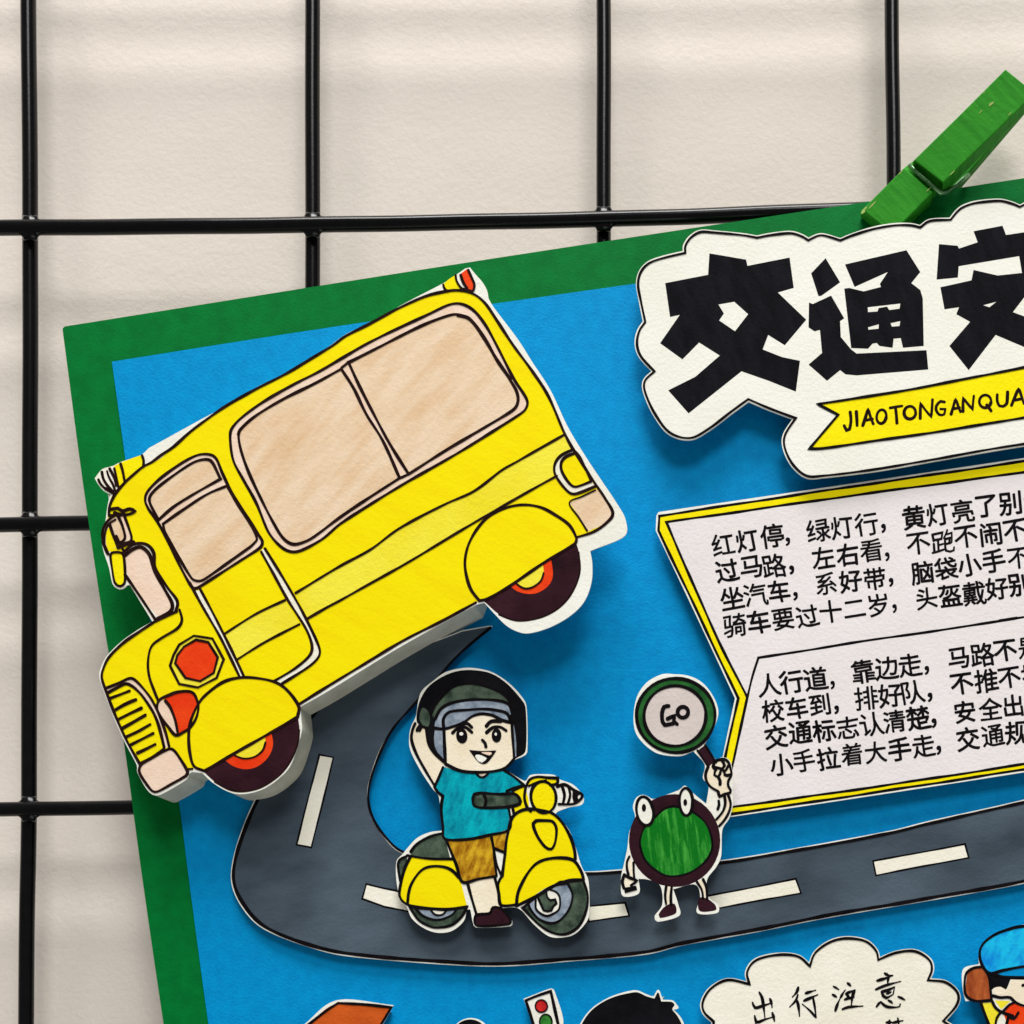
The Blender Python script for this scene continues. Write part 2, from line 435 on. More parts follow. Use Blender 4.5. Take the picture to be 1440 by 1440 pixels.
# ------------------------------------------------------------------ poster boards
gp = path('88,462 91,459* 700,362.5 1440,250.5 2050,158* 2300,1900* 300,1900* 230,1440 200,1234 173,1037 146.5,880 117,682 88,464*', True)
g = slab('green_backing_board', [gp], -0.34, -0.95, M['green_card'], None)
g['label'] = 'large green card board behind the blue sheet, clipped to the grid'; g['category'] = 'card'
bp_ = path('157.3,508.5* 480,458 900,398 1440,322 1980,245* 2200,1850* 352,1850* 293,1440 267,1247 250,1117 212,880 175,637*', True)
b = slab('blue_poster_sheet', [bp_], 0.0, -0.33, M['blue_card'], None)
b['label'] = 'textured bright blue card sheet mounted on the green board'; b['category'] = 'card'

# ------------------------------------------------------------------ road
rd = path('690,881* 643,921 611,957 579,993 553,1023 535,1052 521,1090 516,1120 522,1150 540,1178 565,1200 640,1218 740,1226 822,1227 873,1224 950,1218 1015,1211 1080,1201 1250,1170 1306,1156 1440,1126 1600,1085* 1600,1200* 1440,1241 1160,1290 1060,1310 960,1328 907,1341 795,1351 720,1357 664,1357 570,1351 480,1342 433,1330 387,1313 360,1297 340,1273 328,1247 327,1220 337,1180 357,1130 395,1060 450,990 560,925 650,888*', True)
road = Cut('road_cutout', 'winding slate grey paper road with cream dashes on the blue sheet', 'paper cutout', offset(rd, 1.6), 1.5, pad='420,1100 400,1200 440,1270 560,1310 720,1320 900,1300 1100,1265 1400,1210* 1400,1170* 1100,1230 850,1255 640,1245 530,1220 480,1170 480,1100 520,1010* 480,1010*')
road.fill('road_surface', rd, 1, 'road')
DASH = ['449,1061* 469,1065* 438,1192* 417,1188*', '515,1243* 540,1249* 575,1256* 578,1282* 540,1275* 509,1264*', '824,1275* 879,1269.5* 885,1288* 828,1296*',
        '985,1262* 1119,1236* 1126,1256* 1000,1279*', '1228,1211* 1357,1187* 1362,1206* 1232,1231*']
for d in DASH:
    road.fill('lane_dash', d, 2, 'cream'); road.line(d, 2.6, True, layer=3)
road.line('690,883 643,922.5 611,958.5 579,994.5 553,1024.5 537,1053 523,1090 518,1120 524,1149 542,1177 567,1198 640,1216 740,1225', 3.6)
road.line('740,1228 822,1229 873,1226 950,1220 1015,1213 1080,1203 1250,1172 1306,1158 1440,1128 1600,1087', 4.2)
road.line('1600,1198 1440,1239 1160,1288 1060,1308 960,1326 907,1339 795,1349 720,1354.5 664,1354.5 570,1348.5 480,1339.5 433,1328 388,1311 362,1295 342,1271 330,1246 329,1220 339,1181 359,1131 397,1061 452,991', 5.0)
road.done()

# ------------------------------------------------------------------ bus
bus_paper = path('''M1: 135,335* 240,205 350,170 410,150 510,100 800,0 B1: 445,925* 560,862 700,785 830,715 960,634 1110,559 1250,474 1320,430
 B2: 20,378 150,314* 330,215 490,132 550,93 M3: 560,180* 625,165* 720,280 800,370 870,490 893,610* B2: 735,248 850,400 920,510 1010,650 1090,820 1180,970 1260,1090 1330,1195 1370,1270 1365,1350 1200,1422*
 B4: 1210,390 1205,480 1170,570 1100,640 1000,695 900,722 840,710 790,680 740,630 690,575* 650,585 300,778 100,900
 B3: 1300,868 1172,940* 1178,1000 1180,1060 1130,1215 1070,1285 990,1338 900,1360 830,1350 755,1308 700,1258* 645,1256 625,1290
 500,1362 460,1362 425,1325 388,1255 385,1220 330,1115 280,1005 230,875 205,800 210,755 240,695 310,625 390,568 460,528* 400,430 350,350 325,365 300,372 270,350
 250,265 225,190 215,130 228,85 M1: 300,890 310,800 340,640 370,570* 270,520 190,430''', True)
# the foam block reaches the cut edge along the sill and the nose but stops short of the roof and the tail
BUS_CORE = '''B1: 245,1150* 285,1090 420,985 560,885 830,745 1110,590 1380,425 B2: 150,350 420,215 560,190 640,230* 850,560 1000,800 1080,1000 1020,1150* B4: 900,250 700,450 640,588* 300,780 100,902
 B3: 1300,870 1172,942* 1178,1002 1180,1062 1130,1217 1070,1287 990,1339 900,1359 830,1349 755,1307 700,1257* 645,1255 625,1289
 500,1361 460,1361 425,1324 390,1254 387,1219 332,1114 282,1004 232,874 208,800 212,756 242,696 312,626 392,569 462,528* 402,430 352,352 B1: 330,1490*'''
bus = Cut('school_bus_cutout', 'tilted yellow school bus drawing cut out and raised on thick foam', 'paper cutout', bus_paper, 8.2, pad=BUS_CORE, h0=-0.3, thick=0.3, pad_name='foam_core')
BODY = '''B1: 262,1160* 285,1135 330,1085 420,1020 500,975 560,920 640,850 720,790 820,720 960,640 1110,565 1250,480 1330,430
 B2: 20,385 150,320 270,255 400,195 490,172 560,165 630,180 690,225 750,310 830,430 920,555 1000,680 1075,850 1120,935 1215,1085 1270,1165 1310,1240 1275,1290 1215,1330 1135,1357*
 B4: 1000,420* 660,570* 300,757 150,845 B3: 1300,845 1170,925* 900,1150* 655,1240 625,1245* 400,1215* 340,1110 290,1000 240,870 217,800 222,760 250,700 320,630 400,575 475,527* 440,470 390,390 325,310 B1: 262,1440 240,1330 250,1230'''
body = bus.fill('body', BODY, 1, 'yellow')
bus.line('''M1: 340,880 345,760 385,650 450,540 570,400 700,280 830,170 960,100 1090,0 B1: 560,920 640,850 720,790 820,720 960,640 1110,565 1250,480 1330,430
 B2: 20,385 150,320 270,255 400,195 490,172 560,165 630,180 690,225 750,310 830,430 920,555 1000,680 1075,850 1120,935 1215,1085 1270,1165 1310,1240 1275,1290 1215,1330 1135,1355''', 4.0)
bus.line('B4: 650,572 480,665 300,757 150,845 B3: 1300,845 1170,925', 4.0)
# big side window
WOUT = '''B1: 835,860 850,820 900,770 1000,700 1150,615 1260,558 B2: 20,482 130,420 270,350 420,280 520,235 580,232 640,265 700,340 760,450 830,590 885,675 897,712 875,752
 700,865 500,985 300,1100 150,1190 0,1288 B1: 1280,1365 1180,1418 1130,1425 1080,1400 1020,1330 960,1190 900,1080 850,980'''
win = bus.fill('side_window', WOUT, 2, 'tan_pale'); bus.line(WOUT, 4.0, True)
PANE1 = 'B1: 875,860 890,830 960,770 1100,685 1250,610 1371,545* B2: 60,640 120,760 200,890 280,1070* 0,1255 B1: 1250,1345 1200,1375 1140,1390 1090,1360 1040,1280 980,1160 920,1030 885,930'
PANE2 = 'B2: 35,512* 200,430 400,330 520,285 570,282 620,305 680,380 750,500 810,590 845,650 852,700 830,740 700,820 500,940 325,1050* 230,900 160,770 90,630'
for q in (PANE1, PANE2): bus.fill('pane', q, 3, 'tan', win); bus.line(q, 4.2, True)
bus.line('B2: 280,1070 300,1062 325,1050', 3.6); bus.line('B2: 560,286 620,305 690,400 760,515 815,595', 4.6); bus.line('B1: 1371,540 B2: 35,512', 4)
# door with its own window
door = bus.fill('door', 'B3: 690,365* 985,180* 1000,175 1120,400 1200,520 1255,640 1262,690 1215,740 1075,825* 900,795* 780,560', 2, 'yellow')
DWO = 'B1: 425,1170 440,1130 500,1070 600,1000 680,960 740,958 770,980 800,1050 850,1150 920,1260 975,1350 B3: 990,140 985,165 955,190 690,358 662,368 640,345 570,215 520,110 B1: 480,1274 440,1215'
dw = bus.fill('door_window', DWO, 3, 'tan_pale', door); bus.line(DWO, 4.0, True)
DP1 = 'B1: 445,1180 470,1130 560,1060 660,995 720,980 750,995 790,1075* 650,1153 560,1210 490,1272*'
DP2 = 'B1: 512,1292* 600,1230 720,1150 820,1107* 880,1210 945,1315 965,1365 B3: 960,140 930,170 720,318 685,332 650,318 560,170 520,95'
for q in (DP1, DP2): bus.fill('door_window_pane', q, 4, 'tan', door); bus.line(q, 4.0, True)
bus.fill('stripe', 'B3: 805,592* 960,490 1100,427* 1170,540* 1000,630 870,710*', 3, 'yellow_pale', door)
bus.line('B3: 805,590 960,490 1100,425', 3.4); bus.line('B3: 870,710 1000,630 1170,540', 3.4)
for q in ('B3: 640,340 700,450 780,590 830,690 880,792', 'B3: 690,372 760,500 830,640 902,795'): bus.line(q, 3.8)
bus.fill('door_edge', 'B3: 660,380* 690,378* 780,545 902,795* 880,792* 780,600', 4, 'cream', door)
bus.fill('door_edge', 'B3: 987,180* 1010,180* 1125,390 1200,510 1260,640 1265,690 1220,740 1085,828* 1045,815* 1150,752 1220,690 1230,640 1200,560 1100,410', 4, 'cream', door)
for q in ('B3: 985,190 1040,290 1110,420 1200,560 1230,640 1220,690 1150,752 1045,815', 'B3: 1003,175 1130,385 1200,510 1260,640 1265,690 1220,740 1085,828'): bus.line(q, 3.8)
# side stripe
bus.fill('side_stripe', '''B3: 1150,392* 1270,318 B4: 0,395 140,318 280,215 500,100 640,35 B2: 770,1035 850,990 1075,860* 1110,935* 1060,960 1030,1000 1030,1055* 850,1165 700,1250
 500,1370 B4: 250,420 0,560 B3: 1210,512*''', 2, 'yellow_pale')
bus.line('B3: 1150,390 1270,317 B4: 0,395 140,318 280,215 500,100 640,35 B2: 770,1035 850,990 1075,860', 3.6)
bus.line('B2: 1040,1060 850,1165 700,1250 500,1370 B4: 250,420 0,560 B3: 1300,460 1210,512', 3.6)
# tail lamp, rear bumper
tl = bus.fill('tail_lamp', 'B2: 1110,935 1060,960 1030,1000 1030,1050 1070,1110 1110,1145 1150,1140 1225,1110* 1205,1085* 1150,965', 3, 'cream')
bus.fill('lens', 'B2: 1130,950 1080,970 1060,1000 1065,1040 1100,1095 1130,1112 1205,1087* 1150,970', 4, 'yellow', tl)
bus.line('B2: 1110,935 1060,960 1030,1000 1030,1050 1070,1110 1110,1145 1150,1140 1225,1110', 4); bus.line('B2: 1125,950 1080,970 1060,1000 1065,1040 1100,1095 1130,1112 1205,1087', 4)
bus.line('B2: 1120,935 1150,970 1205,1085', 3.2)
bus.fill('rear_bumper', 'B2: 1100,1190* 1230,1125* 1270,1165 1310,1240 1280,1285 1190,1327* 1150,1260', 3, 'tan'); bus.line('B2: 1185,1325 1145,1260 1100,1190 1160,1160 1225,1128', 2.6)
# wheels and mudguards
def wheel(tyre, ring, hub, guard, gline):
    t = bus.fill('wheel', tyre, 2, 'tyre'); bus.fill('rim', ring, 3, 'orange', t); bus.fill('hub', hub, 4, 'yellow_pale', t)
    bus.line(' '.join(hub.split()[:1]+hub.split()[2:-2]), 2.6); bus.fill('mudguard', gline, 6, 'yellow'); bus.line(gline, 4.2, True); bus.line(' '.join(tyre.split()[:1]+tyre.split()[2:-2]), 2.5, layer=5)
wheel('B4: 690,570* 760,630 830,658 900,660 980,640 1060,590 1120,510 1150,420 1145,330 1130,280* 900,400*', 'B4: 800,480* 815,495 850,520 900,532 950,525 1000,490 1020,440 1010,355* 900,380*',
      'B4: 830,470* 840,480 880,505 920,500 960,470 975,430 970,375* 900,400*',
      'B4: 1135,265 1100,200 1030,150 960,115 880,103 800,115 720,150 660,210 615,290 597,370 603,440 625,510 665,560* 700,558* 810,495 970,385 1125,292*',
      'B4: 1135,265 1100,200 1030,150 960,115 880,103 800,115 720,150 660,210 615,290 597,370 603,440 625,510 665,565* 700,558 810,495 970,385 1128,290*')
wheel('B3: 700,1245* 760,1300 830,1338 900,1348 980,1330 1060,1280 1120,1210 1160,1120 1170,1050 1160,980* 900,1100*', 'B3: 800,1180* 810,1195 850,1225 910,1240 970,1225 1020,1180 1042,1120 1030,1045* 900,1100*',
      'B3: 845,1160* 855,1172 900,1188 950,1180 990,1150 1005,1110 1000,1065* 900,1110*',
      'B3: 1165,935 1110,860 1050,820 960,800 880,798 800,820 720,880 680,930 645,1010 635,1080 640,1160 660,1225 710,1246* 860,1160 1000,1082 1158,988*',
      'B3: 1165,935 1110,860 1050,820 960,800 880,798 800,820 720,880 680,930 645,1010 635,1080 640,1160 660,1225 710,1248* 860,1160 1000,1082 1160,988*')
# nose
hl = bus.fill('headlight', 'B3: 545,740 562,690 590,640 660,595 750,610 805,710 770,800 680,845 590,828', 2, 'yellow_pale', smooth=False)
bus.fill('lens', 'B3: 570,730 580,690 612,648 670,615 730,627 775,700 755,775 690,815 620,800', 3, 'orange', hl)
bus.line('B3: 545,740* 562,690* 590,640* 660,597* 750,610* 805,710* 770,800* 680,845* 590,828*', 3.4, True); bus.line('B3: 570,730* 580,690* 612,648* 670,615* 730,627* 775,700* 755,775* 690,815* 620,800*', 3.4, True)
ind = bus.fill('indicator', 'M2: 800,305* 900,250 1000,230 1080,240 1130,320 1145,420 1110,520 1040,605 950,655* 910,520 850,370', 2, 'orange')
bus.fill('glass', 'M2: 745,330 800,320 850,380 900,500 935,650 910,665 830,570 750,460 730,400', 3, 'tan_pale', ind)
bus.line('M2: 750,320 850,270 930,240 1040,230 1100,255 1135,330 1147,400 1120,510 1060,600 1000,640 915,675 840,590 760,480 725,400', 4, True); bus.line('M2: 810,325 860,390 910,520 935,650', 4)
gr = bus.fill('grille', 'M2: 220,250* 400,165 480,185 560,260 640,360 740,560 800,800* 560,950* 400,720 310,520', 2, 'yellow_bright')
bus.fill('grille_trim', 'M2: 215,195* 450,95 540,150 640,280 740,440 850,790* 800,810* 740,560 640,370 560,260 480,185 400,155 225,240*', 3, 'tan_pale', gr)
bus.line('M2: 215,195 330,150 455,97 530,140 640,270 700,370 750,480 810,640 850,790', 3.8); bus.line('M2: 225,245 330,190 410,155 480,185 560,260 640,370 700,470 750,600 800,800', 4.2)
for q in ('250,300 330,270 450,225', '305,420 400,365 515,315', '330,515 440,460 570,400', '370,605 470,550 610,470', '410,695 540,635 660,565', '460,770 570,715 690,655', '525,855 610,815 710,765'): bus.line('M2: '+q, 4.4)
bus.line('M2: 555,960 680,895 800,810', 3.6)
bus.fill('front_bumper', 'M2: 545,1030 570,970 680,905 850,815 900,830 960,910 1030,1040 1020,1085 870,1170 730,1240 680,1235 620,1170 560,1080', 4, 'tan_pale'); bus.line('M2: 545,1030 570,970 680,905 850,812 900,830 960,910 1035,1040 1020,1085 870,1170 730,1245 680,1240 620,1170 560,1080', 4, True)
bus.line('M2: 1035,1020 1085,1015', 3.4)
bus.line('B3: 590,470 602,520 580,560 500,610 455,650 440,720 445,790 468,860 490,915', 3.6)
bus.line('B3: 475,527 530,500 580,478', 4.6); bus.line('B3: 400,1215 340,1110 290,1000 240,870 217,800 222,760 250,700 320,630 400,575 475,527', 4.0)
ws = bus.fill('windscreen', 'B3: 320,192* 370,155 430,158 465,195 478,270 530,360 575,430 572,480 480,518* 430,450 370,360 322,280', 3, 'white')
bus.fill('pane', 'B3: 325,215* 360,185 400,172 445,205 470,285 520,370 550,430 548,470 490,508* 430,440 370,350 328,270', 4, 'tan_pale', ws)
bus.line('B3: 320,195 370,155 430,155 467,195 475,270 530,360 580,430 572,478', 4.4); bus.line('B3: 325,212 360,182 405,168 447,205 470,285 520,375 555,440 548,478 480,518', 4.8); bus.line('B3: 328,300 370,360 430,450 478,525', 4.0)
mi = bus.fill('wing_mirror', 'M1: 245,1150 280,1020 340,930 450,900 560,890 600,980 660,1180 650,1240 470,1320 300,1390 255,1280', 3, 'tan_pale')
bus.fill('mirror_glass', 'M1: 385,985* 440,940 490,920 540,1050 575,1170 550,1230 490,1260 440,1190', 4, 'tan', mi)
bus.fill('mirror_arm', 'M1: 300,1120* 345,1030* 400,1140 470,1310* 330,1400* 300,1260', 4, 'yellow_bright', mi)
bus.fill('visor', 'B3: 258,205 275,193 320,205 327,335 305,357 280,340 266,270', 4, 'yellow_bright', mi)
bus.line('M1: 260,1250 245,1120 290,990 390,890 470,850', 4); bus.line('M1: 280,1330 285,1150 330,1010 440,930', 3.2); bus.line('M1: 250,1250 300,1370 330,1430', 4.2)
bus.line('M1: 350,990 400,1140 440,1240 470,1320', 4); bus.line('M1: 470,870 530,1000 575,1170 555,1230 490,1265 430,1190', 4); bus.line('M1: 570,890 620,1020 670,1180 650,1250 490,1330', 4.2); bus.line('M1: 470,1330 620,1270 700,1260', 6)
bus.line('M1: 345,790 410,775 470,770 540,810 640,780 710,810 640,850 560,860 500,850 430,870 350,870', 4.4); bus.line('M1: 420,830 500,860 560,850', 5)
bus.line('B3: 258,205 275,193 320,205 327,335 305,357 280,340 266,270', 3.6, True); bus.line('B3: 285,115 320,185', 4)
# roof lamps
lm = bus.fill('roof_lamp', 'M1: 415,160* 510,110 800,5 830,60 815,170* 700,270 600,350 480,470* 440,300', 2, 'yellow_bright')
bus.fill('lamp_cap', 'M1: 140,340* 240,210 330,175 410,170 450,320 475,480* 400,530 280,490 200,420', 2, 'cream', lm)
for q in ('190,350 220,410 290,480 400,540', '240,240 260,340 320,440 400,530', '310,230 340,320 400,430 430,520', '350,190 420,320 450,440', '420,190 450,320 480,470', '510,120 540,220 570,380', '820,0 845,80 835,170'): bus.line('M1: '+q, 3.6)
bus.line('M1: 290,480 350,510 400,545', 5)
rl = bus.fill('roof_lamp', 'M3: 245,400* 330,330 410,280* 440,400 490,480 300,500 260,460', 2, 'yellow_bright')
bus.fill('lens', 'M3: 500,250* 580,190* 630,270 680,400 675,480 600,490 545,400', 2, 'orange', rl)
for q in ('240,410 260,470 310,510', '420,270 430,350 480,440 530,490', '490,270 530,380 590,470', '600,200 650,310 690,420 670,500', '500,470 580,490 660,510'): bus.line('M3: '+q, 3.6)
bus.done('ink_brown')

# ------------------------------------------------------------------ title cloud
TI = '''T1: 430,490* 430,440 470,380 540,340 640,345 850,365 950,382* 1050,362 1190,348 1270,370 1320,400* 1390,368 T2: 0,368 112,402* 200,365 350,318 500,292 620,292 690,308* 760,262 910,252*
 960,190 1010,155 1100,128 1260,115 1350,135 1410,160* 1500,120 1700,90 1900,120 2200,200 2240,700 2200,1400* T3: 1800,425 1440,482 1300,505 1100,540 900,575 700,599 640,600 590,560 560,500 560,450 600,387*
 500,350 425,318* 360,365 280,425 210,460 135,440 80,370 45,290 45,250 80,215* T1: 110,1240 80,1150 95,1060 140,990* 110,840 90,720 110,630 170,565 280,525'''
tin = path(TI, True)
title = Cut('title_cutout', 'white cloud-edged title card with big black characters over a yellow ribbon', 'paper cutout', offset(tin, 3.2), 4.3, pad='960,400* 1400,330* 1400,480* 1150,520* 1000,490*', thick=0.35)
title.line(tin, 3.4, True)
ch1 = 'T1: 605,495 870,540 880,585 1185,525 1215,745 1100,778 1305,975 1150,1160 1030,1085 990,1190 1130,1245 1260,1272 T3: 600,290 500,250 400,215 205,370 130,285 230,235 320,157 T1: 530,1140 410,1262 248,1145 390,940 320,955 285,710 595,650'
title.fill('character', ch1, 2, 'title_ink', smooth=False, holes=['T1: 670,865 785,845 885,935 790,1058 675,980 710,930'])
tong = title.fill('character', 'PX: 1137.6,425.3 1143,427.5 1168.7,415.6 1187.2,447.6 1181.4,451.5 1182.4,473.9 1197,491.4 1204.7,497.2 1302.9,492.4 1305.4,519.6 1204.7,527.9 1189,526.4 1181.4,520.5 1163,535.5 1137,512.7 1156,496.3 1153,464 1145.4,466 1137,460.3', 2, 'title_ink', smooth=False)
title.fill('stroke', 'PX: 1140.6,384.4 1161,363 1181.4,397 1155,416 1151,416.5', 2, 'title_ink', tong, smooth=False)
title.fill('stroke', 'T2: 145,575 590,472 690,630 625,710 690,760 708,820 715,1165 565,1178 548,1108 497,1112 490,1178 395,1165 375,1143 345,1148 312,1185 190,1180 140,750 175,745 280,770 405,738 398,715 455,630 215,738', 2, 'title_ink', tong, smooth=False,
           holes=['T2: 310,885 545,858 540,895 465,905 450,880 390,890 380,915 312,920', 'T2: 312,1030 390,1008 388,1040 315,1047', 'T2: 475,1000 545,985 540,1020 485,1025'])
an = title.fill('character', 'T2: 825,428 960,440 970,460 1105,415 1075,335 1285,295 1310,362 1560,325 1600,640 1425,635 1405,515 968,588 962,670 808,685', 2, 'title_ink', smooth=False)
title.fill('stroke', 'T2: 835,740 1060,690 1075,615 1250,655 1440,635 1640,610 1650,760 1440,815 1360,920 1440,950 1600,1010 1600,1240 1440,1172 1235,1085 1040,1340 900,1165 1050,990 950,935 970,885 865,900', 2, 'title_ink', an, smooth=False,
           holes=['T2: 1145,870 1240,845 1190,885'])
RB = 'T3: 680,335* 800,318 1000,285 1200,248 1440,200 1800,130* 1800,320* 1440,385 1200,425 900,470 700,498 650,500* 700,440 755,375*'
rib = title.fill('ribbon', RB, 1, 'yellow_bright'); title.line(RB, 3.8, True)
lt = Ink()
def pen(ink, crop, strokes, w, h, taper=False):
    for s in strokes: ink.stroke(path(crop+': '+s), w, h, wob=0.2, taper=taper)
pen(lt, 'T3', ['800,364 803,395 797,428 787,432 778,414', '823,362 825,390 826,416', '846,416 856,385 866,356 876,385 886,410', '852,397 883,391', '946,350 968,346 992,342', '967,348 970,375 972,407',
    '1058,390 1058,360 1059,332* 1078,358 1098,382* 1101,350 1103,318', '1148,328 1133,325 1118,340 1116,358 1128,375 1146,374 1150,354* 1132,354', '1171,374 1180,345 1188,320 1198,345 1206,366', '1176,354 1204,349',
    '1215,364 1215,340 1216,313* 1233,335 1251,356* 1253,330 1256,305', '1303,338 1312,350 1320,362', '1342,300 1342,325 1350,342 1362,344 1376,334 1379,310 1380,290', '1394,342 1407,310 1420,283 1430,305 1440,335', '1402,322 1434,315',
    '1462,325 1462,300 1463,275* 1480,297 1498,318* 1500,290 1502,268'], 4.2, 4.3+0.005*3)
for cx, cy, rx, ry in ((915, 382, 18, 26), (1020, 367, 21, 23), (1297, 326, 22, 24)): lt.stroke(ell('T3', cx, cy, rx, ry, 8), 4.2, 4.316, True)
lt.build('ribbon_lettering', M['ink_brown'], rib)
title.done()

# ------------------------------------------------------------------ verse panel
pan = path('923,725* 926,720* 1180,682.5 1440,644 1600,620* 1600,1060* 1440,1086 1200,1123 1029,1148.5 999,1153* 1016,1065 1033.5,982* 993,895.5 944,792 922,746*', True)
panel = Cut('verse_panel', 'white arrow-sided panel with yellow border and handwritten verses', 'paper cutout', pan, 2.6, card='white', pad='960,745* 1560,660* 1560,1030* 1060,1100* 1070,985*')
inner = 'PX: 937,734.3* 1180,699.5 1440,664 1600,640* 1600,1047* 1440,1074.5 1200,1111 1031.7,1134.5 1015,1137* 1031.7,1069.6 1050.6,980.6* 1003,885'
outer = 'PX: 927,725.5* 1180,687 1440,648.5 1600,624* 1600,1056* 1440,1082 1200,1119 1029,1144.5 1003,1148* 1020,1065 1038,982* 997,895 948,792 926,746*'
op, ip = path(outer, True), path(inner, True)
panel.fill('border', op, 1, 'yellow_bright', holes=[ip]); panel.fill('page', ip, 1, 'pinkwhite')
panel.line(op, 3.8, True, layer=3); panel.line(ip, 3.8, True, layer=3)
panel.line('1051,980 1058,952 1066.7,925.2* 1160,910.3 1247.5,896.7 1344.7,883 1440,867.5 1600,842', 3.6, layer=3)
panel.line('1405,872.5 1430,868.5', 3.4, layer=3)
pen(panel.ink, 'P5', ['778,572 783,595 788,622', '780,574 815,566 850,558* 848,580 844,606', '788,614 815,610 844,604', '818,612 820,650 823,690', '822,652 838,648 856,642', '788,640 790,668 793,700', '778,708 815,698 860,682',
    '886,540 876,570 860,602', '876,572 895,567 917,560* 919,590 917,630 902,640', '870,606 888,602 904,598* 902,618 900,636', '870,642 886,640 900,636', '868,606 869,650 876,690 905,698 932,688 934,664'], 3.1, 2.6+0.03)
V = [
 [('红', 1016.7, 765.4), ('灯', 1050.7, 760.5), ('停', 1085.7, 753.7), ('，', 1108, 761.5), ('绿', 1150.8, 746), ('灯', 1184, 742), ('行', 1218.3, 737.2), ('，', 1242.6, 743), ('黄', 1285.4, 727.5), ('灯', 1318.5, 723.6), ('亮', 1353.5, 718.7), ('了', 1386.5, 712), ('别', 1420.5, 708), ('走', 1455, 703)],
 [('过', 1022.5, 802.4), ('马', 1056.5, 797.5), ('路', 1088.6, 795.6), ('，', 1113.5, 801.4), ('左', 1157.6, 783.9), ('右', 1192, 780), ('看', 1225, 774.2), ('，', 1247.9, 782.9), ('不', 1291.3, 764.4), ('不', 1358.3, 754.7), ('闹', 1393.3, 750.8), ('不', 1427.5, 746), ('停', 1461, 741)],
 [('坐', 1029.3, 841.2), ('汽', 1062.4, 836.4), ('车', 1095.4, 831.5), ('，', 1118.8, 838.3), ('系', 1161.5, 820.8), ('好', 1196, 817), ('带', 1230, 814), ('，', 1253.3, 818.9), ('脑', 1297.1, 805.3), ('袋', 1330.1, 799.4), ('小', 1363.2, 794.6), ('手', 1397.2, 788.8), ('不', 1432.3, 784.9)],
 [('骑', 1033.2, 879.2), ('车', 1067.2, 874.3), ('要', 1101.3, 870.4), ('过', 1135.3, 866.5), ('十', 1168.3, 859.7), ('二', 1201.8, 855.8), ('岁', 1234.9, 851), ('，', 1258.2, 855.8), ('头', 1302.9, 841.2), ('盔', 1336, 837.4), ('戴', 1370, 834.4), ('好', 1402, 827.6), ('别', 1433.5, 821.8)],
 [('人', 1081.8, 963.1), ('行', 1112.8, 958.8), ('道', 1146.9, 954.4), ('，', 1171, 963.1), ('靠', 1214, 944.2), ('边', 1247, 939.8), ('走', 1279.6, 935.4), ('，', 1303.5, 942.7), ('马', 1348, 925.2), ('路', 1381.7, 920.8), ('不', 1413.8, 915), ('是', 1447, 910.6)],
 [('校', 1087, 999.6), ('车', 1120.6, 995.2), ('到', 1152.7, 990.8), ('，', 1176.6, 998), ('排', 1218.3, 982), ('好', 1251.9, 977.7), ('队', 1284, 973.3), ('，', 1308, 980.6), ('不', 1352.5, 961.7), ('推', 1387, 957.3), ('不', 1419.5, 953), ('挤', 1453, 949)],
 [('交', 1091.5, 1036), ('通', 1125.6, 1030), ('标', 1158.5, 1027.3), ('志', 1192, 1023), ('认', 1225.6, 1018.5), ('清', 1257.7, 1014.2), ('楚', 1291.2, 1009.8), ('，', 1313.7, 1017), ('安', 1356.9, 1001), ('全', 1392.8, 996.7), ('出', 1425, 992.3), ('行', 1459, 988)],
 [('小', 1098.8, 1075.4), ('手', 1130.3, 1069.6), ('拉', 1164.4, 1066.7), ('着', 1197.9, 1060.8), ('大', 1231.5, 1057.9), ('手', 1265, 1053.5), ('走', 1298.5, 1049), ('，', 1320.4, 1055), ('交', 1361.3, 1039), ('通', 1396.3, 1034.6), ('规', 1430, 1030.2)]]
for row in V: glyphs('verse_line', row, 34.0, 2.6+0.005*6, M['ink'], panel.t, rot=-8)
panel.done()

# ------------------------------------------------------------------ rider on scooter
ro = path('''R5: 180,465 208,405 225,300 250,235 320,175 400,118 500,92 590,90 700,115 800,175 885,258 930,340 935,640 905,668 850,692 790,752* 920,828 950,793 1000,783 1110,788 1150,818 1240,855 1302,930 1292,982
 1200,1003 1122,1042 1182,1110 1224,1180 1260,1290 R6: 1290,735 1335,830 1340,1050 1312,1112 1250,1174 1180,1198 1080,1193 980,1115 900,1025 850,1003 770,1008* 832,1080 827,1125 600,1135 580,1100 562,1015 540,1018 520,1093 440,1158 340,1168 250,1133
 180,1073 150,1003 105,943 80,820 82,700 120,657 160,607 220,547 300,512 378,502* 368,400 358,280 318,230 R5: 230,745 170,620 165,530''', True)
rider = Cut('scooter_rider_cutout', 'waving rider in dark helmet and teal shirt on a yellow scooter, paper cutout', 'paper cutout', ro, 3.6, pad='640,1120* 690,1120* 770,1190* 780,1250* 690,1250* 600,1245* 600,1215* 635,1200*', h0=1.6)
F, Ln = rider.fill, rider.line
rb = F('scooter_body', 'R6: 175,670* 300,682 450,692* 500,830 542,995* 400,1015 250,1005 150,983 105,930 112,840 140,740', 1, 'yellow')
Ln('R6: 175,670 140,740 112,840 103,930 150,983 250,1005 400,1017 545,997', 4); Ln('R6: 155,975 162,910 180,850 225,780 270,745 330,733 400,740 450,765 490,810', 4)
F('tail_light', 'R6: 95,700* 150,668* 150,700 112,830* 92,760', 1, 'moss', rb); Ln('R6: 150,668 105,690 92,730 108,830', 3.6)
